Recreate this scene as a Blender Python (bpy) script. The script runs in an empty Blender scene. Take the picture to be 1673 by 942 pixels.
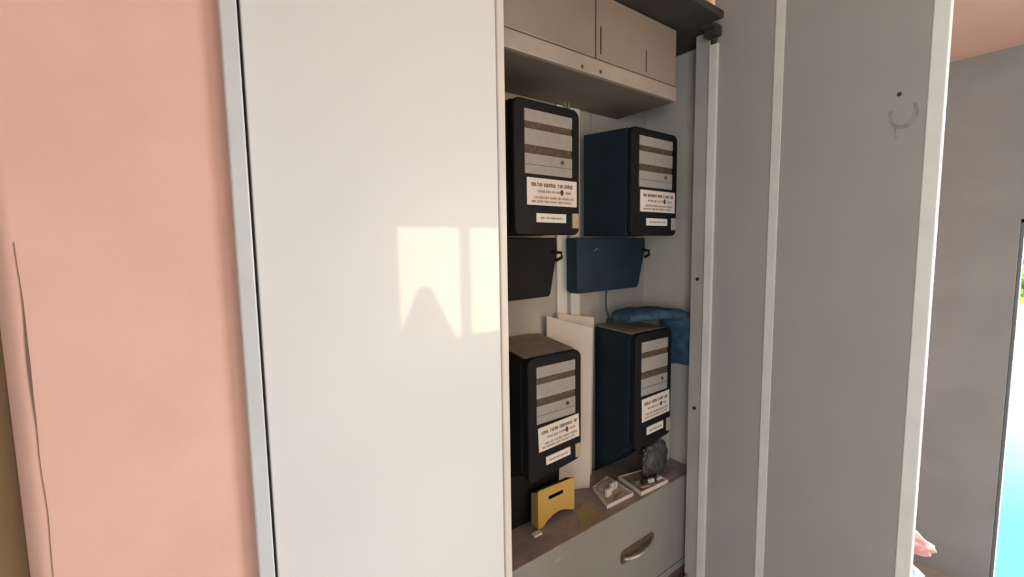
import bpy, bmesh, math, random
from mathutils import Vector, Matrix, noise
random.seed(7)
S = bpy.context.scene
COL = S.collection

# ------------------------------------------------------------------ materials
def mat(name, col, rough=.6, spec=.4, var=0.0, scale=6.0, col2=None, metal=0.0, bump=0.0, bscale=40.0, coat=0.0, trans=0.0, sub=0.0):
    m = bpy.data.materials.new(name); m.use_nodes = True
    nt = m.node_tree; b = nt.nodes['Principled BSDF']
    b.inputs['Base Color'].default_value = (*col, 1)
    b.inputs['Roughness'].default_value = rough
    b.inputs['Specular IOR Level'].default_value = spec
    b.inputs['Metallic'].default_value = metal
    b.inputs['Coat Weight'].default_value = coat
    b.inputs['Transmission Weight'].default_value = trans
    tc = nt.nodes.new('ShaderNodeTexCoord')
    if var > 0 or col2:
        n = nt.nodes.new('ShaderNodeTexNoise'); n.inputs['Scale'].default_value = scale; n.inputs['Detail'].default_value = 5
        nt.links.new(tc.outputs['Object'], n.inputs['Vector'])
        r = nt.nodes.new('ShaderNodeValToRGB')
        r.color_ramp.elements[0].position = .35; r.color_ramp.elements[1].position = .68
        c2 = col2 or tuple(min(1, c * (1 + var)) for c in col)
        c1 = col if col2 else tuple(c * (1 - var) for c in col)
        r.color_ramp.elements[0].color = (*c1, 1); r.color_ramp.elements[1].color = (*c2, 1)
        nt.links.new(n.outputs['Fac'], r.inputs['Fac']); nt.links.new(r.outputs['Color'], b.inputs['Base Color'])
    if bump > 0:
        n2 = nt.nodes.new('ShaderNodeTexNoise'); n2.inputs['Scale'].default_value = bscale; n2.inputs['Detail'].default_value = 3
        nt.links.new(tc.outputs['Object'], n2.inputs['Vector'])
        bp = nt.nodes.new('ShaderNodeBump'); bp.inputs['Strength'].default_value = bump; bp.inputs['Distance'].default_value = .01
        nt.links.new(n2.outputs['Fac'], bp.inputs['Height']); nt.links.new(bp.outputs['Normal'], b.inputs['Normal'])
    return m

def wood(name, c1, c2, rough=.5, axis=2):
    m = mat(name, c1, rough)
    nt = m.node_tree; b = nt.nodes['Principled BSDF']
    tc = nt.nodes.new('ShaderNodeTexCoord'); mp = nt.nodes.new('ShaderNodeMapping')
    sc = [14, 14, 14]; sc[axis] = .9; mp.inputs['Scale'].default_value = sc
    n = nt.nodes.new('ShaderNodeTexNoise'); n.inputs['Scale'].default_value = 2; n.inputs['Detail'].default_value = 6
    r = nt.nodes.new('ShaderNodeValToRGB')
    r.color_ramp.elements[0].color = (*c1, 1); r.color_ramp.elements[1].color = (*c2, 1)
    r.color_ramp.elements[0].position = .3; r.color_ramp.elements[1].position = .7
    nt.links.new(tc.outputs['Object'], mp.inputs['Vector']); nt.links.new(mp.outputs['Vector'], n.inputs['Vector'])
    nt.links.new(n.outputs['Fac'], r.inputs['Fac']); nt.links.new(r.outputs['Color'], b.inputs['Base Color'])
    return m

def glass_mat():
    m = bpy.data.materials.new('pane_glass'); m.use_nodes = True; nt = m.node_tree
    nt.nodes.clear()
    out = nt.nodes.new('ShaderNodeOutputMaterial'); mix = nt.nodes.new('ShaderNodeMixShader')
    t = nt.nodes.new('ShaderNodeBsdfTransparent'); g = nt.nodes.new('ShaderNodeBsdfGlossy'); g.inputs['Roughness'].default_value = .02
    t.inputs['Color'].default_value = (.96, .98, .97, 1)
    f = nt.nodes.new('ShaderNodeFresnel'); f.inputs['IOR'].default_value = 1.3
    nt.links.new(f.outputs[0], mix.inputs[0]); nt.links.new(t.outputs[0], mix.inputs[1]); nt.links.new(g.outputs[0], mix.inputs[2])
    nt.links.new(mix.outputs[0], out.inputs['Surface'])
    return m

M = dict(
    pink=mat('pink_plaster', (.86, .535, .44), .75, .25, var=.035, scale=5, bump=.05, bscale=55),
    backlit=mat('backlit_plaster', (.285, .315, .325), .8, .2, var=.06, scale=4, bump=.1, bscale=30),  # backlit shade of the window wall is put into this grey
    ceil=mat('pink_ceiling', (.60, .46, .41), .8, .2, var=.03, scale=3),
    floor=mat('terrazzo_floor', (.32, .30, .29), .45, .4, col2=(.40, .38, .36), scale=60),
    gloss=mat('gloss_white', (.80, .795, .78), .42, .5, var=.012, scale=3, bump=.006, bscale=4, coat=.8),
    cream=mat('cream_edge', (.78, .70, .63), .3, .45, var=.03, scale=8),
    frame=mat('grey_white_frame', (.66, .69, .69), .35, .45, var=.04, scale=12),
    laminate=mat('aged_beige_laminate', (.335, .27, .225), .4, .4, var=.05, scale=7),
    carcass=mat('shaded_carcass_board', (.22, .185, .16), .7, .2, var=.06, scale=8),  # darker than the doors: shade under the cupboard put into the colour
    rail=mat('beige_rail', (.44, .365, .31), .4, .4, var=.06, scale=14),
    inner=mat('dusty_inner_panel', (.46, .43, .385), .6, .3, var=.07, scale=6),
    doorin=mat('grey_door_panel', (.41, .395, .36), .42, .4, var=.03, scale=4),
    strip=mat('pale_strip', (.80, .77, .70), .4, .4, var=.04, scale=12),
    side=mat('light_side_panel', (.62, .575, .495), .5, .3, var=.04, scale=6),
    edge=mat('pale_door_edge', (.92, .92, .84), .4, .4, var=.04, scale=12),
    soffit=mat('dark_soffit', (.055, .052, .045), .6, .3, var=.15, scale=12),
    shelf=mat('dusty_brown_top', (.26, .20, .18), .6, .3, col2=(.35, .28, .255), scale=16),
    drawer=mat('grey_drawer_laminate', (.285, .27, .25), .42, .4, var=.05, scale=7),
    black=mat('black_casing', (.010, .010, .013), .55, .18, var=.2, scale=12),
    teal=mat('dark_blue_casing', (.007, .018, .030), .55, .35, var=.2, scale=9),
    tealh=mat('slate_blue_housing', (.012, .036, .056), .55, .35, var=.2, scale=9),
    dust=mat('dusty_casing_top', (.26, .20, .17), .8, .2, col2=(.34, .27, .23), scale=22),
    bay=mat('grey_bay', (.39, .36, .335), .5, .4, var=.06, scale=40),
    slot=mat('brown_slot', (.12, .08, .06), .6, .3, var=.35, scale=60),
    label=mat('white_label', (.86, .76, .70), .55, .3, var=.03, scale=20),
    strip2=mat('white_name_plate', (.86, .82, .77), .5, .3),
    ink=mat('label_ink', (.10, .07, .065), .7, .1),
    ink2=mat('pale_label_ink', (.36, .26, .22), .7, .1),
    badge=mat('tan_badge', (.50, .42, .28), .5, .4, var=.1, scale=60),
    badge2=mat('tan_grey_badge', (.46, .42, .37), .5, .4, var=.1, scale=60),
    board=mat('white_board', (.76, .65, .56), .65, .25, var=.03, scale=6),
    boardedge=mat('board_edge', (.78, .69, .60), .7, .2),
    yellow=mat('yellow_card', (.60, .37, .07), .6, .3, col2=(.66, .44, .17), scale=9),
    paper=mat('faded_yellow_paper', (.66, .52, .26), .8, .1, col2=(.56, .44, .27), scale=12),
    cloth=mat('slate_blue_cloth', (.052, .108, .165), .9, .1, var=.35, scale=22, bump=.3, bscale=160),
    tray=mat('white_tray', (.74, .66, .59), .5, .3, var=.05, scale=20),
    print1=mat('red_brown_print', (.42, .28, .25), .5, .3, col2=(.62, .50, .44), scale=45),
    print2=mat('grey_brown_print', (.22, .16, .12), .5, .3, col2=(.42, .34, .27), scale=40),
    white=mat('plain_white', (.72, .68, .63), .5, .3, var=.04, scale=20),
    bag=mat('dark_grey_plastic', (.085, .08, .078), .32, .5, var=.35, scale=18),
    metal=mat('worn_steel', (.50, .47, .43), .35, .5, metal=.8, var=.15, scale=30),
    dark=mat('dark_screw', (.035, .02, .018), .5, .3),
    hole=mat('dark_slot', (.05, .03, .025), .8, .1),
    grime=mat('grimy_smudge', (.335, .325, .29), .7, .2, var=.15, scale=40),
    brown=wood('brown_wood', (.24, .15, .07), (.34, .22, .11), .55),
    green=mat('green_plastic', (.17, .22, .08), .5, .3),
    cable=mat('teal_cable', (.03, .09, .09), .5, .3),
    pinkcloth=mat('pink_cloth', (.72, .30, .33), .9, .1, col2=(.86, .70, .70), scale=9, bump=.3, bscale=120),
    bluecloth=mat('pale_blue_cloth', (.56, .70, .82), .9, .1, col2=(.74, .82, .88), scale=14, bump=.3, bscale=120),
    bench=mat('dark_bench_fabric', (.10, .085, .085), .9, .1, var=.2, scale=30),
    alu=mat('window_frame_paint', (.16, .18, .21), .45, .4, var=.03, scale=9),
    crack=mat('crack_shadow', (.24, .15, .12), .9, .05),
    leaf=mat('leaf_green', (.16, .34, .05), .6, .3, col2=(.34, .55, .10), scale=9),
    lampshade=mat('tan_lampshade', (.55, .38, .28), .8, .2, var=.05, scale=10),
)
M['dimwall'] = mat('grey_plaster', (.64, .635, .63), .8, .2, var=.05, scale=4)
M['gloss'].node_tree.nodes['Principled BSDF'].inputs['Coat Roughness'].default_value = .05
M['glass'] = glass_mat()

# ------------------------------------------------------------------ builders
def BM(): return bmesh.new()

def box(bm, x0, x1, y0, y1, z0, z1, bev=0.0, seg=2):
    g = bmesh.ops.create_cube(bm, size=1)
    vs = g['verts']
    for v in vs:
        v.co = Vector(((x0 + x1) / 2 + v.co.x * (x1 - x0), (y0 + y1) / 2 + v.co.y * (y1 - y0), (z0 + z1) / 2 + v.co.z * (z1 - z0)))
    if bev > 0:
        es = list({e for v in vs for e in v.link_edges})
        bmesh.ops.bevel(bm, geom=es, offset=bev, segments=seg, affect='EDGES', profile=.5)
    return bm

def prism(bm, pts, axis, a0, a1, bev=0.0):
    """extrude a closed 2-D outline along an axis (0 x, 1 y, 2 z)"""
    def mk(p, a):
        if axis == 0: return Vector((a, p[0], p[1]))
        if axis == 1: return Vector((p[0], a, p[1]))
        return Vector((p[0], p[1], a))
    A = [bm.verts.new(mk(p, a0)) for p in pts]; B_ = [bm.verts.new(mk(p, a1)) for p in pts]
    n = len(pts)
    fs = [bm.faces.new(A), bm.faces.new(B_[::-1])]
    for i in range(n): fs.append(bm.faces.new((A[i], B_[i], B_[(i + 1) % n], A[(i + 1) % n])))
    bmesh.ops.recalc_face_normals(bm, faces=fs)
    if bev > 0:
        es = [e for e in fs[0].edges] + [e for e in fs[1].edges]
        bmesh.ops.bevel(bm, geom=es, offset=bev, segments=2, affect='EDGES', profile=.5)
    return bm

def rrect(x0, x1, z0, z1, r, n=5, rb=None):
    """rounded rectangle outline; r for the top corners, rb for the bottom"""
    rb = r if rb is None else rb
    out = []
    for cx, cz, a0, rr in ((x1 - rb, z0 + rb, -90, rb), (x1 - r, z1 - r, 0, r), (x0 + r, z1 - r, 90, r), (x0 + rb, z0 + rb, 180, rb)):
        for i in range(n + 1):
            a = math.radians(a0 + 90 * i / n); out.append((cx + rr * math.cos(a), cz + rr * math.sin(a)))
    return out

def tube(bm, pts, rad, n=10, cap=True):
    pts = [Vector(p) for p in pts]; rings = []
    rads = rad if isinstance(rad, (list, tuple)) else [rad] * len(pts)
    up = Vector((0.13, .21, 1)).normalized()
    for i, p in enumerate(pts):
        t = (pts[min(i + 1, len(pts) - 1)] - pts[max(i - 1, 0)]).normalized()
        s = t.cross(up)
        if s.length < 1e-3: s = t.cross(Vector((1, 0, 0)))
        s.normalize(); u = s.cross(t)
        rings.append([bm.verts.new(p + rads[i] * (math.cos(2 * math.pi * k / n) * s + math.sin(2 * math.pi * k / n) * u)) for k in range(n)])
    for a, b in zip(rings, rings[1:]):
        for k in range(n): bm.faces.new((a[k], a[(k + 1) % n], b[(k + 1) % n], b[k]))
    if cap:
        bm.faces.new(rings[0][::-1]); bm.faces.new(rings[-1])
    return bm

def lathe(bm, prof, cx, cy, n=32):
    rings = [[bm.verts.new((cx + r * math.cos(2 * math.pi * k / n), cy + r * math.sin(2 * math.pi * k / n), z)) for k in range(n)] for r, z in prof]
    for a, b in zip(rings, rings[1:]):
        for k in range(n): bm.faces.new((a[k], a[(k + 1) % n], b[(k + 1) % n], b[k]))
    return bm

def disc_y(bm, x, y, z, r, d=.004, n=16):
    """short cylinder whose axis is y, face toward the room"""
    prism(bm, [(x + r * math.cos(2 * math.pi * k / n), z + r * math.sin(2 * math.pi * k / n)) for k in range(n)], 1, y - d, y + d * .5)
    return bm

def disc_x(bm, x, y, z, r, d=.004, n=16):
    prism(bm, [(y + r * math.cos(2 * math.pi * k / n), z + r * math.sin(2 * math.pi * k / n)) for k in range(n)], 0, x - d, x + d * .5)
    return bm

def wpos(o):
    v = Vector((0, 0, 0))
    while o: v += o.location; o = o.parent
    return v

def obj(name, bm, m, parent=None, smooth=False, loc=None):
    """bm is in world coordinates; a top-level mesh gets its origin at loc"""
    me = bpy.data.meshes.new(name)
    base = wpos(parent) if parent else Vector(loc or (0, 0, 0))
    bmesh.ops.translate(bm, vec=-base, verts=bm.verts)
    bm.normal_update(); bm.to_mesh(me); bm.free()
    o = bpy.data.objects.new(name, me); COL.objects.link(o)
    if m is not None: me.materials.append(m)
    if parent: o.parent = parent
    else: o.location = base
    if smooth:
        for p in me.polygons: p.use_smooth = True
    return o

def tag(o, label, cat, group=None):
    o['label'] = label; o['category'] = cat
    if group: o['group'] = group
    return o

def thing(name, label, cat, loc, group=None):
    o = bpy.data.objects.new(name, None); COL.objects.link(o); o.location = loc
    o.empty_display_size = .1
    return tag(o, label, cat, group)

def struct(name, bm, m, parent=None, smooth=False):
    o = obj(name, bm, m, parent, smooth)
    if not parent: o['kind'] = 'structure'
    return o

FL = -.32       # floor level while building; the whole place is lifted to z = 0 at the end
CEIL = 2.722
RX = 3.6      # right wall
LX = -1.3     # left wall
BY = -2.5     # wall behind
# ------------------------------------------------------------------ room shell
struct('floor', box(BM(), LX - .1, RX + .1, BY - .1, 1.6, FL - .06, FL), M['floor'])
struct('ceiling', box(BM(), LX - .1, RX + .1, BY - .1, 1.6, CEIL, CEIL + .08), M['ceil'])

# wall the cupboard is built into: a pink pier, the strip above the closet and the piece beyond it
bm = BM()
ed = []
zz = 0.0
N = 46
rnd = random.Random(3)
for i in range(N + 1):
    z = FL + (CEIL - FL) * i / N
    wob = .0035 * noise.noise(Vector((0, 0, z * 5))) + .0025 * noise.noise(Vector((3, 1, z * 17)))
    ed.append((.084 + wob, z))
outl = [(-.19, FL)] + ed + [(-.19, CEIL)]
prism(bm, outl, 1, 1.0, 1.42)
struct('wall_front', bm, M['pink'])
crk = BM()
# hairline crack running down the pier, widest a little under eye height
path = []
for i in range(40):
    z = 1.72 - i * .0165 * 1.1
    path.append((-.203 + .003 * noise.noise(Vector((z * 9, 0, 0))), z, .0004 + .0019 * math.exp(-((z - 1.53) / .075) ** 2)))
pl = [(x - w, z) for x, z, w in path] + [(x + w * .6, z) for x, z, w in path[::-1]]
bm = BM()
pr_ = []
# rounded outer corner of the pier
cr = .03
xs = -.235
prof = [(xs + .012, 1.42), (xs, 1.40)] + [(xs, 1.0 + cr)] + [(xs + cr - cr * math.cos(math.radians(a)), 1.0 + cr - cr * math.sin(math.radians(a))) for a in range(5, 91, 5)] + [(-.19, 1.0), (-.19, 1.42)]
prism(bm, prof, 2, FL, CEIL)
struct('wall_corner', bm, M['pink'])
prism(crk, pl, 1, .9990, 1.0006)
o = obj('crack', crk, M['crack'], bpy.data.objects['wall_corner'])
struct('trim_1', box(box(box(BM(), -.60, xs, 1.035, 1.42, FL, 2.2, .004), -.60, LX, 1.02, 1.42, 2.2, CEIL), LX, -1.2, 1.02, 1.42, FL, 2.2), M['brown'])
struct('door_1', box(BM(), -1.2, -.60, 1.06, 1.10, FL, 2.2, .003), M['brown'])
struct('wall_above', box(BM(), -.60, RX + .1, 1.0, 1.42, 2.72 - .001, CEIL + .03), M['pink'])
struct('wall_header', box(BM(), .084, 1.90, 1.004, 1.42, 2.584, CEIL), M['pink'])
struct('wall_front_right', box(BM(), 1.90, RX + .1, 1.0, 1.42, FL, CEIL), M['pink'])

def wall_x(name, x0, x1, y0, y1, holes, m):
    """wall in the y direction with window holes (ya, yb, za, zb)"""
    bm = BM(); ys = sorted({y0, y1, *[h[0] for h in holes], *[h[1] for h in holes]})
    for a, b in zip(ys, ys[1:]):
        h = [q for q in holes if q[0] <= a + 1e-6 and q[1] >= b - 1e-6]
        if not h: box(bm, x0, x1, a, b, FL, CEIL)
        else:
            box(bm, x0, x1, a, b, FL, h[0][2])
            box(bm, x0, x1, a, b, h[0][3], CEIL)
    bmesh.ops.remove_doubles(bm, verts=bm.verts, dist=1e-5)
    return struct(name, bm, m)

W1 = (-.42, .275, -.316, 1.815)     # low window seen at the right edge
W2 = (-1.95, -.65, .75, 2.55)     # tall unseen window added in the same wall to light the closed door
wall_x('wall_right', RX, RX + .12, BY - .1, 1.42, [W1, W2], M['backlit'])
W4 = (-2.15, -.95, 1.05, 2.40)     # unseen window added in the left wall as fill, behind the camera
wall_x('wall_left', LX - .12, LX, BY, 1.42, [W4], M['dimwall'])
W3 = (1.83, 3.30, .62, 1.98)      # window behind the camera (x range)
bm = BM()
box(bm, LX - .1, W3[0], BY - .12, BY, FL, CEIL); box(bm, W3[1], RX + .12, BY - .12, BY, FL, CEIL)
box(bm, W3[0], W3[1], BY - .12, BY, FL, W3[2]); box(bm, W3[0], W3[1], BY - .12, BY, W3[3], CEIL)
struct('wall_back', bm, M['dimwall'])

def window_x(n, w, x, mull):
    ya, yb, za, zb = w; t = .035
    bm = BM()
    box(bm, x, x + .06, ya, ya + t, za, zb, .004); box(bm, x, x + .06, yb - t * .45, yb, za, zb, .003)
    box(bm, x, x + .06, ya, yb, za, za + t, .004); box(bm, x, x + .06, ya, yb, zb - t * .6, zb, .003)
    for k in range(1, mull + 1):
        y = ya + (yb - ya) * k / (mull + 1); box(bm, x + .01, x + .05, y - .02, y + .02, za, zb, .003)
    o = struct(n, bm, M['alu'])
    obj('pane', box(BM(), x + .027, x + .031, ya + .01, yb - .008, za + .01, zb - .01), M['glass'], o)
    return o
window_x('window_1', W1, RX + .02, 0)
window_x('fill_window_2', W2, RX + .02, 1)
window_x('fill_window_4', W4, LX - .10, 1)
bm = BM(); x0, x1, za, zb = W3; y = BY - .09
box(bm, x0, x0 + .035, y, y + .06, za, zb, .004); box(bm, x1 - .035, x1, y, y + .06, za, zb, .004)
box(bm, x0, x1, y, y + .06, za, za + .04, .004); box(bm, x0, x1, y, y + .06, zb - .035, zb, .004)
box(bm, 2.64, 2.77, y, y + .06, za, zb, .004)
o = struct('window_3', bm, M['alu'])
obj('pane', box(BM(), x0 + .01, x1 - .01, y + .026, y + .03, za + .01, zb - .01), M['glass'], o)

# ------------------------------------------------------------------ built-in closet
XF0, XF1 = .084, 1.90
IX1 = 1.862           # inner right side
CY = 1.075            # face of the cupboard and of the drawers
closet = thing('built_in_closet', 'tall white built-in closet with one glossy closed door and one grey door standing open', 'closet', (1.0, 1.2, FL))
# left jamb strip, jamb at the right behind the open door, top board, sides and back
obj('frame_strip', box(BM(), .083, .1115, .982, 1.10, FL, 2.555, .003), M['frame'], closet)['label'] = 'narrow grey-white upright strip beside the pink wall'
obj('jamb', box(BM(), 1.757, IX1 + .038, 1.004, 1.062, FL, 2.555, .003), M['inner'], closet)
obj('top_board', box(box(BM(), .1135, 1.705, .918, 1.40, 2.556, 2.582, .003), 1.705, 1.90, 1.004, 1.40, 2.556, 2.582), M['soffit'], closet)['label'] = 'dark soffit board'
obj('side_panel', box(BM(), .084, .102, 1.10, 1.40, FL, 2.555), M['inner'], closet)
obj('side_panel', box(BM(), IX1, IX1 + .018, 1.062, 1.40, FL, 2.555), M['side'], closet)
obj('back_panel', box(BM(), .10, IX1, 1.382, 1.40, FL, 2.555), M['inner'], closet)
for z in (1.556, .990):
    obj('screw', disc_x(BM(), 1.757, 1.03, z, .0075, .004), M['dark'], closet)
# vertical battens of the back panel between the towers
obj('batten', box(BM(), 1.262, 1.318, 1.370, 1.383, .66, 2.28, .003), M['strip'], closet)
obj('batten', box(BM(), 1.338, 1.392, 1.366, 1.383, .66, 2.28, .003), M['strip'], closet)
obj('batten', box(BM(), 1.47, 1.62, 1.372, 1.383, 2.19, 2.28, .003), M['inner'], closet)
# closed door
dl = obj('door', box(BM(), .1185, .703, .998, 1.018, FL + .02, 2.552, .0025), M['gloss'], closet); dl['label'] = 'closed glossy white door'
obj('edge_strip', box(BM(), .7035, .7285, .994, 1.020, FL + .02, 2.552, .004), M['cream'], dl)
# open door, swung out ninety degrees at the right
dr = obj('door', box(BM(), 1.757, 1.781, .318, .985, FL + .02, 2.665, .002), M['doorin'], closet); dr['label'] = 'grey door standing open'
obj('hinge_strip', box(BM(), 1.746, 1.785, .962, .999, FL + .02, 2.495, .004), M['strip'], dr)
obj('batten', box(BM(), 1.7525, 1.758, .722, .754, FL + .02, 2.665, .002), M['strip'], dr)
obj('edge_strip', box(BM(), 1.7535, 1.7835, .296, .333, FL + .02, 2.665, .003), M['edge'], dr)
# worn ring where a pull used to be, with its screw hole
bm = BM()
ring = []
for i in range(26):
    a = math.radians(-200 + i * 9.4)
    ring.append((a, .0035 + .0045 * abs(noise.noise(Vector((a * 2, 1, 5)))) + .003 * max(0, math.cos(a + .9))))
cyr, czr = .386, 2.085
pl = [(cyr - (.030 + w) * math.cos(a), czr + (.040 + w) * math.sin(a)) for a, w in ring] + [(cyr - (.030 - w) * math.cos(a), czr + (.040 - w) * math.sin(a)) for a, w in ring[::-1]]
prism(bm, pl, 0, 1.7562, 1.7575)
pl2 = [(.405, 2.045), (.400, 2.046), (.398, 2.02), (.394, 2.008), (.397, 2.006), (.403, 2.018)]
prism(bm, pl2, 0, 1.7562, 1.7575)
obj('worn_ring', bm, M['grime'], dr)['label'] = 'smudged ring mark'
obj('screw_hole', disc_x(BM(), 1.757, .397, 2.142, .006, .002), M['slot'], dr)
# pivot at the top corner
bm = BM(); box(bm, 1.712, 1.756, .950, 1.003, 2.515, 2.556, .006); box(bm, 1.690, 1.752, .955, 1.00, 2.540, 2.5565, .003)
tube(bm, [(1.748, .980, 2.497), (1.748, .980, 2.552)], .012)
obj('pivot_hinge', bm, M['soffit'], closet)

# ------------------------------------------------------------------ overhead cupboard
cup = thing('overhead_cupboard', 'beige two-door overhead cupboard above the four dark towers', 'cupboard', (1.15, CY, 2.28))
XC0, XC1 = .56, 1.642
obj('carcass', box(BM(), XC0, XC1, CY + .016, 1.370, 2.28, 2.553), M['carcass'], cup)
obj('bottom_rail', box(BM(), XC0, XC1, CY - .002, CY + .016, 2.28, 2.334, .003), M['rail'], cup)
d1 = obj('cupboard_door', box(BM(), XC0 + .004, 1.168, CY, CY + .0155, 2.338, 2.5525, .003), M['laminate'], cup)
d2 = obj('cupboard_door', box(BM(), 1.176, XC1 - .003, CY, CY + .0155, 2.338, 2.5525, .003), M['laminate'], cup)
obj('finger_slot', box(BM(), 1.193, 1.198, CY - .0012, CY + .002, 2.356, 2.446), M['hole'], d2)
obj('finger_slot', box(BM(), 1.444, 1.4475, CY - .0012, CY + .002, 2.352, 2.430), M['hole'], d2)
for x, z in ((1.103, 2.294), (1.193, 2.297)): obj('screw', disc_y(BM(), x, CY - .001, z, .006, .003), M['slot'], cup)

# ------------------------------------------------------------------ drawer unit with its top
SZ = .66
dw = thing('drawer_unit', 'low grey drawer unit with dusty brown top under the two lower towers', 'drawers', (1.2, CY, FL))
DX0, DX1 = .56, IX1 - .002
obj('carcass', box(BM(), DX0, DX1, CY + .02, 1.364, FL, SZ - .02), M['inner'], dw)
obj('worktop', box(BM(), DX0, DX1, CY + .001, 1.365, SZ - .02, SZ, .002), M['shelf'], dw)['label'] = 'dusty brown top'
f1 = obj('drawer', box(BM(), DX0, DX1, CY, CY + .0195, .262, SZ - .003, .003), M['drawer'], dw)
f2 = obj('drawer', box(BM(), DX0, DX1, CY, CY + .0195, FL + .03, .256, .003), M['drawer'], dw)
# bow handle with a dark brown plate behind it
def bow(x0, x1, z, par):
    bm = BM()
    pts = [(x0, CY, z)] + [(x0 + (x1 - x0) * t, CY - .032 * math.sin(math.pi * min(1, max(0, t))) ** .5, z + .008 * t) for t in (.06, .15, .3, .5, .7, .85, .94)] + [(x1, CY, z + .008)]
    tube(bm, pts, .0085, 10)
    h = obj('handle', bm, M['metal'], par, True)
    bm = BM(); prism(bm, rrect(x0 - .014, x1 + .014, z - .026, z + .034, .02), 1, CY - .0015, CY + .001)
    obj('back_plate', bm, M['slot'], h)
bow(1.335, 1.525, .455, f1)
bow(1.66, 1.80, .192, f2)
bm = BM()
for x, z, w, h in ((.955, .628, .014, .010), (.985, .612, .02, .014), (1.03, .625, .022, .004), (1.065, .618, .010, .012), (.99, .594, .012, .005), (1.045, .606, .02, .003)):
    pts = [(x + w * (1 + .4 * random.uniform(-1, 1)) * math.cos(k * .7), z + h * (1 + .4 * random.uniform(-1, 1)) * math.sin(k * .7)) for k in range(9)]
    prism(bm, pts, 1, CY - .0008, CY + .001)
obj('scuff_mark', bm, M['grime'], f1)['label'] = 'scuffed patch'

# ------------------------------------------------------------------ the four towers
def glyphs(bm, x0, x1, zc, h, y, seed, slope=0.0, dens=1.0):
    """a line of small illegible characters, in words"""
    r = random.Random(seed); x = x0; cw = h * .62
    def bar(a, b, c, d):
        dz = slope * ((a + b) / 2 - x0)
        box(bm, a, b, y - .0003, y + .0001, c + dz, d + dz)
    while x < x1 - cw:
        n = r.randint(3, 8)
        for k in range(n):
            if x > x1 - cw: break
            s = h * .17
            z0, z1 = zc - h / 2, zc + h / 2 * (1.25 if r.random() < .2 else .8)
            kind = r.randint(0, 4)
            bar(x, x + s, z0, z1)
            if kind in (0, 1, 3): bar(x + cw * .55, x + cw * .55 + s, z0, zc + h * .3)
            if kind in (0, 2, 4): bar(x, x + cw * .7, z0, z0 + s)
            if kind in (1, 2, 3): bar(x, x + cw * .7, zc + h * .3 - s, zc + h * .3)
            if kind == 4: bar(x, x + cw * .7, zc - s / 2, zc + s / 2)
            x += cw * r.uniform(.9, 1.15)
        x += cw * .7

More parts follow.
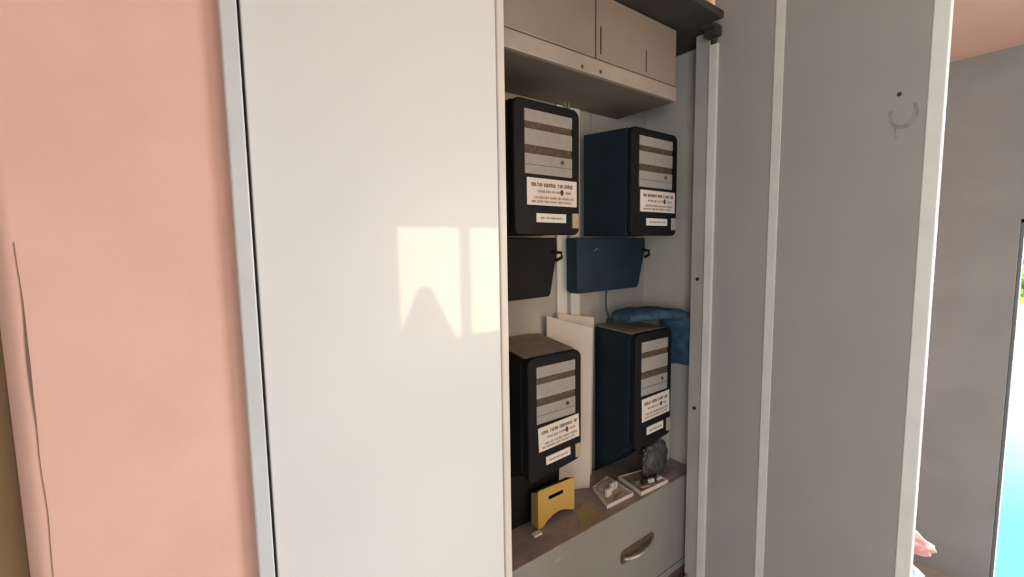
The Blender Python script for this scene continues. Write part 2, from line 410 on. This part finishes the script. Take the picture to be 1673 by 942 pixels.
FY = 1.13; BYK = 1.366
def tower(label, x0, x1, z0, z1, lower, grp, side, tilt=0.0, top_dust=False, badge='badge', rise=0.0, body_left=0.0, lab='label', seed=1):
    """dark tower: casing, framed front, three grey bays with slots between, big sticker, name plate and badge"""
    W = x1 - x0; H = z1 - z0
    t = thing('computer_tower', label, 'tower', ((x0 + x1) / 2, 1.37, SZ if lower else z0), grp)
    X = lambda u: x0 + W * u
    Z = lambda v: z1 - H * v
    # casing: side outline extruded across
    bx0, bx1 = x0 + .006, x1 - .006
    if lower:
        if lower == 'foot':   # straight foot at the rear
            prof = [(FY + .02, z1 - .004), (BYK - .012, z1 + .022), (BYK - .012, SZ + .001), (1.245, SZ + .001), (1.235, z0 - .03), (FY + .02, z0 + .008)]
        else:                 # underside slants down to the rear
            prof = [(FY + .02, z1 - .004), (BYK - .012, z1 + .006), (BYK - .012, SZ + .001), (1.352, SZ + .001), (FY + .02, z0 + .004)]
    else:
        prof = [(FY + .02, z1 - .003), (BYK - .012, z1 + .004), (BYK - .012, z0 + .004), (FY + .02, z0 + .004)]
    bm = BM(); prism(bm, prof, 0, bx0, bx1, .004)
    if body_left:
        for v in bm.verts:
            if v.co.x < (x0 + x1) / 2: v.co.x -= body_left * (v.co.y - FY) / .25
    cas = obj('casing', bm, side, t)
    # vertical seam where the side cover meets the front
    obj('cover_seam', box(BM(), bx0 - .0022, bx0 + .002, FY + .030, FY + .038, z0 + .02, z1 - .02), M['tealh'], cas)
    # framed front
    bm = BM(); prism(bm, rrect(x0, x1, z0 - rise * 0, z1, .030, 6, .026), 1, FY - .006, FY + .0215, .006)
    if rise:
        for v in bm.verts:
            if v.co.z < (z0 + z1) / 2: v.co.z += rise * ((v.co.x - x0) / W - .5)
    fr = obj('front_frame', bm, M['black'], t)
    y = FY - .006
    R = []
    for (v0, v1) in ((.075, .165), (.215, .335), (.395, .545)):
        R.append(obj('drive_bay', box(BM(), X(.145), X(.865), y - .004, y + .006, Z(v1), Z(v0), .002), M['bay'], fr))
    for (v0, v1) in ((.167, .213), (.337, .393)):
        obj('bay_slot', box(BM(), X(.15), X(.86), y - .001, y + .003, Z(v1), Z(v0)), M['slot'], fr)
    obj('button', disc_y(BM(), X(.70), y - .004, Z(.435), .0065, .004), M['slot'], R[2])
    obj('seam', box(BM(), X(.16), X(.85), y - .0045, y - .003, Z(.478), Z(.474)), M['slot'], R[2])
    # sticker, in its own tilted frame
    def tilted(bm, uc, vc):
        if tilt:
            bmesh.ops.rotate(bm, cent=(X(uc), y, Z(vc)), matrix=Matrix.Rotation(-tilt, 3, 'Y'), verts=bm.verts)
        return bm
    st = obj('sticker', tilted(box(BM(), X(.175), X(.945), y - .0022, y + .001, Z(.775), Z(.570), .0008, 1), .56, .67), M[lab], fr)
    bm = BM(); yi = y - .0024
    glyphs(bm, X(.235), X(.91), Z(.618), H * .030, yi, seed)
    obj('printed_line', tilted(bm, .56, .67), M['ink'], st)
    bm = BM(); glyphs(bm, X(.33), X(.70), Z(.668), H * .020, yi, seed + 1); glyphs(bm, X(.76), X(.87), Z(.668), H * .020, yi, seed + 2)
    glyphs(bm, X(.28), X(.90), Z(.715), H * .020, yi, seed + 3); glyphs(bm, X(.24), X(.86), Z(.745), H * .018, yi, seed + 4)
    obj('printed_line', tilted(bm, .56, .67), M['ink2'], st)
    bm = BM(); prism(bm, [(X(.70) + .0075 * math.cos(a * .785), Z(.668) + .0105 * math.sin(a * .785)) for a in range(8)], 1, yi - .0003, yi + .0001)
    obj('printed_emblem', tilted(bm, .56, .67), M['ink'], st)
    np_ = obj('name_plate', tilted(box(BM(), X(.305), X(.765), y - .004, y + .001, Z(.905), Z(.835), .001, 1), .53, .86), M['strip2'], fr)
    bm = BM(); glyphs(bm, X(.36), X(.72), Z(.870), H * .016, y - .0042, seed + 5)
    obj('printed_line', tilted(bm, .53, .86), M['ink2'], np_)
    obj('badge', tilted(box(BM(), X(.865), X(.965), y - .006, y + .001, Z(.945), Z(.825), .002), .9, .88), M[badge], fr)
    if top_dust:
        ztop = (z1 + .006, z1 + .022)
        zb = ztop[1] if lower == 'foot' else ztop[0]
        bm = BM(); prism(bm, [(FY + .024, z1 + .0005), (BYK - .013, zb + .004), (BYK - .013, zb - .002), (FY + .024, z1 - .006)], 0, bx0 + .004, bx1 - .004)
        obj('top_cover', bm, M['dust'], t)['label'] = 'dust-greyed top'
    return t

def housing(t, x0, x1, xt, z0, z1, side):
    """lower box behind a wall-hung tower, its right flank leaning in towards the bottom"""
    pl = [(x0 + .012, z0), (x1 - .01, z0 + .004), (x1, z0 + .014), (xt, z1 - .05), (xt - .004, z1), (x0 - .003, z1), (x0, z0 + .012)]
    bm = BM(); prism(bm, pl, 1, 1.30, BYK - .002, .005)
    h = obj('lower_housing', bm, M[side], t)
    bm = BM(); tube(bm, [(xt - .03, 1.296, z1 - .055), (xt + .010, 1.288, z1 - .060), (xt + .012, 1.288, z1 - .078), (xt - .012, 1.296, z1 - .09)], .0065, 8)
    obj('latch', bm, M['black'], h, True)
    bm = BM(); tube(bm, [((x0 + x1) / 2 - .10, 1.299, z1 - .055), ((x0 + x1) / 2 - .085, 1.297, z1 - .045)], .003, 6)
    obj('screw', bm, M['metal'], h)

G = 'dark towers in the closet niche'
t = tower('upper left dark tower hung on the closet wall, nearest the closed white door', .852, 1.143, 1.742, 2.172, None, G, M['black'], seed=11)
housing(t, .86, 1.161, 1.198, 1.503, 1.738, 'black')
t = tower('upper right dark tower on the closet wall, wide blue-black side showing, nearest the open door', 1.430, 1.738, 1.743, 2.168, None, G, M['teal'], body_left=.04, badge='badge2', seed=31)
housing(t, 1.308, 1.712, 1.762, 1.505, 1.738, 'tealh')
tower('lower left dark tower on the brown top, tilted label, just behind the yellow card holder', .897, 1.152, .902, 1.328, 'foot', G, M['black'], tilt=.045, top_dust=True, rise=.026, seed=51)
tower('lower right dark tower with slate blue cloth over its corner, right of the white board', 1.468, 1.722, .848, 1.338, 'slant', G, M['teal'], tilt=.03, top_dust=True, badge='badge2', rise=.014, lab='label', seed=71)

# little green tag on the upper left tower
bm = BM()
for dx in (0, .018):
    prism(bm, [(1.094 + dx, 2.168), (1.106 + dx, 2.168), (1.105 + dx, 2.192), (1.100 + dx, 2.203), (1.095 + dx, 2.192)], 1, 1.150, 1.156, .001)
box(bm, 1.090, 1.128, 1.148, 1.158, 2.1695, 2.175, .001)
tag(obj('plastic_clip', bm, M['green'], None, False, (1.11, 1.153, 2.17)), 'tiny green two-pronged plastic clip on top of the upper left tower', 'clip')

# cord that drops behind the lower right tower
cb = BM(); tube(cb, [(1.548, 1.352, 1.508), (1.545, 1.352, 1.47), (1.540, 1.348, 1.43), (1.543, 1.340, 1.392), (1.552, 1.335, 1.372)], .0035, 8)
cord = tag(obj('power_cord', cb, M['cable'], None, True, (1.545, 1.35, 1.37)), 'thin dark teal cord dropping onto the lower right tower from the box above', 'cord')
obj('plug', box(BM(), 1.538, 1.566, 1.322, 1.346, 1.349, 1.374, .004), M['cable'], cord)

# ------------------------------------------------------------------ boards between the lower towers
def board(name, a, b, zta, ztb, th, label, lean=0.0):
    """upright sheet whose foot runs from a to b; zta, ztb top heights at each end"""
    A = Vector((a[0], a[1], 0)); B_ = Vector((b[0], b[1], 0)); d = (B_ - A).normalized(); n = Vector((d.y, -d.x, 0)) * th
    bm = BM(); L = n.normalized() * lean
    c = [A + Vector((0, 0, SZ + .001)), B_ + Vector((0, 0, SZ + .001)), B_ - L + Vector((0, 0, ztb)) + d * .012, A - L + Vector((0, 0, zta))]
    lo = [bm.verts.new(p) for p in c]; hi = [bm.verts.new(p + n) for p in c]
    bm.faces.new(lo); bm.faces.new(hi[::-1])
    for i in range(4): bm.faces.new((lo[i], hi[i], hi[(i + 1) % 4], lo[(i + 1) % 4]))
    bmesh.ops.recalc_face_normals(bm, faces=bm.faces)
    bmesh.ops.bevel(bm, geom=list(bm.edges), offset=.0012, segments=1, affect='EDGES')
    o = obj(name, bm, M['board'], None, False, (a[0], a[1], SZ))
    return tag(o, label, 'board')
board('white_board', (1.190, 1.362), (1.352, 1.272), 1.420, 1.362, .007, 'tall white board standing on edge between the two lower towers')
board('backing_board', (1.250, 1.360), (1.440, 1.345), 1.424, 1.388, .006, 'second pale board mostly hidden behind the tall white board')

# ------------------------------------------------------------------ cloth over the right tower
def loft(path, wid, thk, seed, nu=28, wr=.006):
    """soft folded strip: a flattened ring swept along a path, with creases"""
    bm = BM(); rings = []
    P = [Vector(p) for p in path]
    # densify
    Q = []; n = 8
    for i in range(len(P) - 1):
        p0, p1, p2, p3 = P[max(i - 1, 0)], P[i], P[i + 1], P[min(i + 2, len(P) - 1)]
        for k in range(n):
            t = k / n
            q = .5 * ((2 * p1) + (p2 - p0) * t + (2 * p0 - 5 * p1 + 4 * p2 - p3) * t * t + (3 * p1 - p0 - 3 * p2 + p3) * t ** 3)
            Q.append((q, i + t))
    Q.append((P[-1], len(P) - 1))
    def ip(a, t):
        i = min(int(t), len(a) - 2); f = t - i; return a[i] * (1 - f) + a[i + 1] * f
    for j, (q, t) in enumerate(Q):
        tan = (Q[min(j + 1, len(Q) - 1)][0] - Q[max(j - 1, 0)][0]).normalized()
        side = Vector((0, 1, 0)); side = (side - tan * side.dot(tan)).normalized(); nor = side.cross(tan).normalized()
        w, h = ip(wid, t), ip(thk, t)
        e = 1.0
        if j == 0 or j == len(Q) - 1: e = .82
        ring = []
        for k in range(nu):
            a = 2 * math.pi * k / nu
            c, s = math.cos(a), math.sin(a)
            p = q + side * (w * e * math.copysign(abs(c) ** .7, c)) + nor * (h * e * math.copysign(abs(s) ** .7, s))
            f = noise.noise(Vector((p.y * 38, t * 1.3, seed))) * wr + noise.noise(p * 22 + Vector((seed, 0, 0))) * wr * .8
            ring.append(bm.verts.new(p + nor * f + tan * noise.noise(Vector((p.y * 16, seed, j * .1))) * (wr * 2.2 if j > len(Q) - 4 else 0)))
        rings.append(ring)
    for a, b in zip(rings, rings[1:]):
        for k in range(nu): bm.faces.new((a[k], a[(k + 1) % nu], b[(k + 1) % nu], b[k]))
    bm.faces.new(rings[0][::-1]); bm.faces.new(rings[-1])
    bmesh.ops.recalc_face_normals(bm, faces=bm.faces)
    return bm
bm = loft([(1.508, 1.235, 1.388), (1.56, 1.232, 1.398), (1.64, 1.215, 1.400), (1.738, 1.180, 1.396), (1.782, 1.160, 1.376), (1.797, 1.150, 1.33), (1.806, 1.140, 1.25), (1.806, 1.128, 1.158)],
          [.055, .075, .080, .085, .085, .078, .070, .066], [.018, .026, .026, .026, .026, .020, .014, .012], 4, wr=.004)
tag(obj('draped_cloth', bm, M['cloth'], None, True, (1.65, 1.2, 1.345)), 'slate blue folded cloth hanging over the top corner of the lower right tower', 'cloth')

# ------------------------------------------------------------------ things on the brown top
# yellow card holder: front with a hand slot and arched foot, folded sides
def slot_panel(bm, x0, x1, z0, z1, y0, y1):
    """front panel with a slanted hand slot, its foot cut in an arch"""
    sx0, sx1, sz, sh = x0 + .052, x1 - .060, z1 - .038, .0075
    foot = [(x0, z0)] + [(x0 + .022, z0)] + [(x0 + .022 + (x1 - x0 - .03) * i / 10, z0 + .034 * math.sin(math.pi * min(1, i / 10 * .96)) ** .8) for i in range(1, 10)] + [(x1 - .004, z0 + .012), (x1, z0 + .012)]
    # panel as strips around the slot
    zl = sz - sh; zh = sz + sh
    prism(bm, foot + [(x1, zl), (x0, zl)], 1, y0, y1)
    box(bm, x0, sx0, y0, y1, zl, zh); box(bm, sx1, x1, y0, y1, zl, zh)
    prism(bm, [(x0, zh), (x1, zh), (x1 - .003, z1 - .004), (x1 - .010, z1), (x0 + .006, z1 + .006), (x0, z1)], 1, y0, y1)
yc = thing('card_holder', 'yellow card holder with a dark hand slot in front of the lower left tower', 'holder', (1.08, 1.19, SZ))
bm = BM(); slot_panel(bm, .990, 1.176, SZ + .001, .803, 1.186, 1.1885)
obj('front_panel', bm, M['yellow'], yc)
obj('side_panel', prism(BM(), [(1.1885, SZ + .001), (1.226, SZ + .001), (1.226, .785), (1.1885, .803)], 0, .990, .9925), M['yellow'], yc)
obj('side_panel', prism(BM(), [(1.1885, SZ + .001), (1.226, SZ + .001), (1.226, .785), (1.1885, .800)], 0, 1.1735, 1.176), M['yellow'], yc)
obj('back_panel', box(BM(), .990, 1.176, 1.226, 1.2285, SZ + .001, .785), M['slot'], yc)
tag(obj('paper_scrap', box(BM(), .948, .985, 1.155, 1.178, SZ + .0008, SZ + .010, .003), M['white'], None, False, (.966, 1.166, SZ)), 'small crumpled white scrap at the left foot of the yellow card holder', 'paper')

def sheet(bm, pts, th, z0, curl=0.0):
    """thin sheet on the top, slightly curled; pts = 4 corners in x, y"""
    n = 10; g = []
    a, b, c, d = [Vector((*p, 0)) for p in pts]
    for i in range(n + 1):
        row = []
        for j in range(n + 1):
            u, v = i / n, j / n
            p = (a * (1 - u) + b * u) * (1 - v) + (d * (1 - u) + c * u) * v
            p.z = z0 + curl * (max(0, v - .5) * 2) ** 2 * (.6 + .4 * u) + .0008 * noise.noise(p * 30)
            row.append(bm.verts.new(p))
        g.append(row)
    fs = [bm.faces.new((g[i][j], g[i + 1][j], g[i + 1][j + 1], g[i][j + 1])) for i in range(n) for j in range(n)]
    r = bmesh.ops.solidify(bm, geom=fs, thickness=-th)
    bmesh.ops.recalc_face_normals(bm, faces=bm.faces)
    return bm
bm = sheet(BM(), [(1.105, 1.080), (1.255, 1.086), (1.245, 1.20), (1.182, 1.182)], .0015, SZ + .0008, .004)
tag(obj('paper_sheet', bm, M['paper'], None, True, (1.18, 1.13, SZ)), 'faded yellow paper sheet lying right of the yellow card holder', 'paper')

def tray(label, corners, h, prn, seed, lumps):
    """shallow white printed tray; corners front-left, front-right, back-right, back-left"""
    c = [Vector((*p, SZ)) for p in corners]
    cen = sum(c, Vector()) / 4
    t = thing('sample_tray', label, 'tray', (cen.x, cen.y, SZ), 'printed trays on the brown top')
    bm = BM(); 
    def quad_prism(bm, pts, z0, z1):
        prism(bm, [(p.x, p.y) for p in pts], 2, z0, z1)
    quad_prism(bm, c, SZ + .001, SZ + .005)
    for i in range(4):
        p, q = c[i], c[(i + 1) % 4]; ip = p + (cen - p) * .06; iq = q + (cen - q) * .06
        quad_prism(bm, [p, q, iq, ip], SZ + .005, SZ + h)
    obj('rim', bm, M['tray'], t)
    bm = BM(); quad_prism(bm, [p + (cen - p) * .07 for p in c], SZ + .005, SZ + h * .72)
    obj('printed_sheet', bm, M[prn], t)
    r = random.Random(seed)
    def at_(u, v): return (c[0] * (1 - u) + c[1] * u) * (1 - v) + (c[3] * (1 - u) + c[2] * u) * v
    for u, v, w, d, hh, m in lumps:
        p = at_(u, v); bm = BM()
        box(bm, p.x - w / 2, p.x + w / 2, p.y - d / 2, p.y + d / 2, SZ + h * .72, SZ + h * .72 + hh, .002)
        bmesh.ops.rotate(bm, cent=p, matrix=Matrix.Rotation(r.uniform(-.3, .3), 3, 'Z'), verts=bm.verts)
        obj('sample_piece', bm, M[m], t)
    return t
tray('white-rimmed printed tray beside the foot of the tall white board', [(1.288, 1.116), (1.448, 1.112), (1.464, 1.270), (1.348, 1.248)], .016, 'print1', 5,
     [(.30, .36, .036, .012, .030, 'white'), (.54, .46, .022, .012, .034, 'white'), (.74, .48, .018, .012, .030, 'white'), (.5, .72, .09, .035, .012, 'print1'), (.55, .2, .07, .02, .004, 'print2')])
tray('white-rimmed tray of brown pieces in front of the dark plastic bag', [(1.470, 1.090), (1.648, 1.082), (1.642, 1.205), (1.500, 1.235)], .018, 'print2', 9,
     [(.20, .40, .024, .014, .018, 'metal'), (.40, .32, .034, .012, .022, 'dark'), (.58, .26, .034, .012, .016, 'white'), (.74, .26, .02, .012, .022, 'dark'), (.30, .16, .05, .012, .006, 'print1'), (.86, .22, .03, .012, .012, 'white')])
bm = sheet(BM(), [(1.662, 1.100), (1.745, 1.092), (1.775, 1.160), (1.690, 1.168)], .006, SZ + .001)
lf = tag(obj('leaflet', bm, M['tray'], None, False, (1.71, 1.13, SZ)), 'small pale leaflet with a dark red print at the right end of the brown top', 'leaflet')
bm = sheet(BM(), [(1.690, 1.125), (1.745, 1.118), (1.765, 1.155), (1.705, 1.160)], .001, SZ + .0075)
obj('red_print', bm, M['print1'], lf)
# white card upright in the gap by the side panel
bm = BM(); box(bm, 1.772, 1.842, 1.205, 1.222, SZ + .001, .805, .002)
tag(obj('white_box', bm, M['white'], None, False, (1.80, 1.21, SZ)), 'slim white box standing upright right of the dark plastic bag', 'box')

# dark plastic bag, crumpled
def lump(cx, cy, z0, rx, ry, h, seed, amp=.25, fr=3.0, sub=5, sharp=True, top=1.0):
    bm = BM(); bmesh.ops.create_icosphere(bm, subdivisions=sub, radius=1)
    for v in bm.verts:
        p = v.co.copy()
        n1 = noise.noise(p * fr + Vector((seed, 0, 0)))
        n2 = noise.noise(p * fr * 2.3 + Vector((0, seed, 0)))
        f = 1 + amp * ((1 - 2 * abs(n1)) * .6 if sharp else n1) + amp * .4 * n2
        q = p * f
        zt = (q.z + 1) / 2
        taper = 1 - (1 - top) * max(0, min(1, zt))
        v.co = Vector((cx + q.x * rx * taper, cy + q.y * ry * taper, max(z0 + .001, z0 + zt * h)))
    return bm
bm = lump(1.645, 1.150, SZ + .018, .088, .028, .160, 3, .30, 2.6, 5, True, .8)
for v in bm.verts:       # stays under the slanted underside of the tower
    lim = .842 - max(0, v.co.y - 1.13) * .80 - .006
    if v.co.z > lim: v.co.z = lim
tag(obj('plastic_bag', bm, M['bag'], None, True, (1.63, 1.16, SZ)), 'crumpled dark grey plastic bag under the front of the lower right tower', 'bag')

# ------------------------------------------------------------------ clothes on a low bench beyond the open door
bn = thing('low_bench', 'low dark upholstered bench beyond the open grey door', 'bench', (2.44, .72, FL))
obj('seat', box(BM(), 2.30, 2.60, .61, .95, .07, .155, .02, 3), M['bench'], bn)
for sx in (2.34, 2.56):
    for sy in (.65, .91):
        obj('leg', tube(BM(), [(sx, sy, FL), (sx, sy, .075)], [.016, .022], 10), M['brown'], bn)
bm = lump(2.48, .605, .155, .13, .225, .175, 8, .22, 2.2, 5, True, .8)
for v in bm.verts: v.co.z = min(v.co.z, .317)
tag(obj('blue_garment', bm, M['bluecloth'], None, True, (2.5, .6, .155)), 'pale blue crumpled garment under the pink one beyond the open door', 'garment')
bm = lump(2.52, .575, .318, .12, .215, .11, 21, .28, 2.0, 5, True, .75)
tag(obj('pink_garment', bm, M['pinkcloth'], None, True, (2.5, .59, .3)), 'pink and white crumpled garment on top of the clothes beyond the open door', 'garment')

# ------------------------------------------------------------------ lamp-shaped stand-in added for a silhouette before the rear window (mirrored in the glossy door)
fl = thing('lamp_stand_in', 'lamp-shaped stand-in for a silhouette, with wide conical tan shade, mirrored in the glossy white door', 'lamp', (1.86, -1.9, FL))
obj('lamp_shade', lathe(BM(), [(.055, 1.33), (.058, 1.335), (.30, .80), (.296, .80), (.055, 1.33)], 1.86, -1.9), M['lampshade'], fl, True)
bm = BM(); tube(bm, [(1.86, -1.9, FL + .02), (1.86, -1.9, 1.345)], .012, 12); obj('pole', bm, M['metal'], fl, True)
obj('base', lathe(BM(), [(0.001, FL), (.15, FL), (.15, FL + .012), (.03, FL + .03), (0.001, FL + .03)], 1.86, -1.9), M['metal'], fl, True)

# ------------------------------------------------------------------ shrub outside the low window
def shrub(cx, cy, cz, r, n, seed):
    bm = BM(); rr = random.Random(seed)
    for _ in range(n):
        d = Vector((rr.gauss(0, 1), rr.gauss(0, 1), rr.gauss(0, 1))).normalized() * (r * rr.uniform(.55, 1))
        p = Vector((cx, cy, cz)) + Vector((d.x, d.y, d.z * 1.15))
        a = Vector((rr.uniform(-1, 1), rr.uniform(-1, 1), rr.uniform(-.6, .6))).normalized(); b = a.cross(Vector((rr.uniform(-1, 1), rr.uniform(-1, 1), 1))).normalized()
        L = rr.uniform(.05, .09); w = L * .4
        q = [bm.verts.new(p), bm.verts.new(p + a * L * .5 + b * w), bm.verts.new(p + a * L), bm.verts.new(p + a * L * .5 - b * w)]
        bm.faces.new(q)
    return bm
sh = thing('garden_shrub', 'leafy green shrub outside the bright window at the right edge', 'shrub', (5.2, .46, FL))
obj('foliage', shrub(5.2, .46, 1.50, .26, 1300, 4), M['leaf'], sh)
bm = BM(); tube(bm, [(5.2, .46, FL), (5.21, .47, .6), (5.2, .46, 1.3)], [.03, .022, .012], 8); obj('stem', bm, M['brown'], sh, True)

# ------------------------------------------------------------------ light: sky through the windows
w = bpy.data.worlds.new('sky'); S.world = w; w.use_nodes = True
nt = w.node_tree; nt.nodes.clear(); L = nt.links
out = nt.nodes.new('ShaderNodeOutputWorld'); bg = nt.nodes.new('ShaderNodeBackground')
tc = nt.nodes.new('ShaderNodeTexCoord'); sp = nt.nodes.new('ShaderNodeSeparateXYZ'); L.new(tc.outputs['Generated'], sp.inputs[0])
def mrange(sock, a, b):
    n = nt.nodes.new('ShaderNodeMapRange'); n.interpolation_type = 'SMOOTHSTEP'
    n.inputs['From Min'].default_value = a; n.inputs['From Max'].default_value = b; L.new(sock, n.inputs['Value']); return n.outputs['Result']
def mixc(f, c1, c2):
    n = nt.nodes.new('ShaderNodeMix'); n.data_type = 'RGBA'; L.new(f, n.inputs['Factor'])
    for c, i in ((c1, 6), (c2, 7)):
        if isinstance(c, tuple): n.inputs[i].default_value = (*c, 1)
        else: L.new(c, n.inputs[i])
    return n.outputs[2]
SKY_X = (22., 22., 23.)      # open sky to the right
SKY_L = (8.6, 9.0, 9.4)       # cool fill added outside the left window
FILL_X = (13., 13., 13.6)   # low fill glow added to lift the upper closed door
HAZE_X = (1.5, 1.8, 1.7)
LOW_X = (.33, .90, .95)    # pale turquoise yard below the horizon
SKY_B = (9.5, 6.7, 4.2)       # warm low sun side behind the camera
LOW_B = (9.5, 6.7, 4.1)
fz = mrange(sp.outputs['Z'], -.03, .06); fx = mrange(sp.outputs['X'], .60, .75)
sky = mixc(fx, SKY_B, SKY_X)
yard = mixc(mrange(sp.outputs['Z'], -.42, -.12), LOW_X, HAZE_X)      # yard paler towards the horizon
fy = mrange(sp.outputs['Y'], -.16, -.30)      # keeps the added low fill out of the yard view
low = mixc(fx, LOW_B, mixc(fy, yard, FILL_X))
fl_ = mrange(sp.outputs['X'], -.40, -.62)
L.new(mixc(fl_, mixc(fz, low, sky), SKY_L), bg.inputs['Color']); bg.inputs['Strength'].default_value = 1
L.new(bg.outputs[0], out.inputs['Surface'])
def portal(name, loc, rot, sx, sy):
    l = bpy.data.lights.new(name, 'AREA'); l.shape = 'RECTANGLE'; l.size = sx; l.size_y = sy; l.cycles.is_portal = True
    o = bpy.data.objects.new(name, l); COL.objects.link(o); o.location = loc; o.rotation_euler = rot
for n, ww in (('window_portal', W1), ('window_portal', W2)):
    portal(n, (RX + .10, (ww[0] + ww[1]) / 2, (ww[2] + ww[3]) / 2), (0, math.radians(90), 0), ww[3] - ww[2], ww[1] - ww[0])
portal('window_portal', (LX - .11, (W4[0] + W4[1]) / 2, (W4[2] + W4[3]) / 2), (0, math.radians(-90), 0), W4[3] - W4[2], W4[1] - W4[0])
portal('window_portal', ((W3[0] + W3[1]) / 2, BY - .11, (W3[2] + W3[3]) / 2), (math.radians(90), 0, 0), W3[1] - W3[0], W3[3] - W3[2])

# ------------------------------------------------------------------ camera
F, YAW, PITCH, ROLL = 720., .6408, .0916, .0146
f = Vector((math.sin(YAW) * math.cos(PITCH), math.cos(YAW) * math.cos(PITCH), -math.sin(PITCH)))
r = Vector((math.cos(YAW), -math.sin(YAW), 0)); d = f.cross(r)
c, s = math.cos(ROLL), math.sin(ROLL)
rr, dd = c * r + s * d, -s * r + c * d
cam = bpy.data.cameras.new('camera'); co = bpy.data.objects.new('camera', cam); COL.objects.link(co)
cam.sensor_width = 36; cam.lens = F / 1673 * 36; cam.clip_start = .02
m = Matrix((rr, -dd, -f)).transposed().to_4x4(); m.translation = (0, 0, 1.7)
co.matrix_world = m
S.camera = co
for o in bpy.data.objects:
    if o.parent is None and o is not co: o.location.z -= FL
co.matrix_world = Matrix.Translation((0, 0, -FL)) @ co.matrix_world
S.view_settings.view_transform = 'Standard'; S.view_settings.look = 'None'
S.view_settings.exposure = .3; S.view_settings.gamma = 1; S.view_settings.use_curve_mapping = False
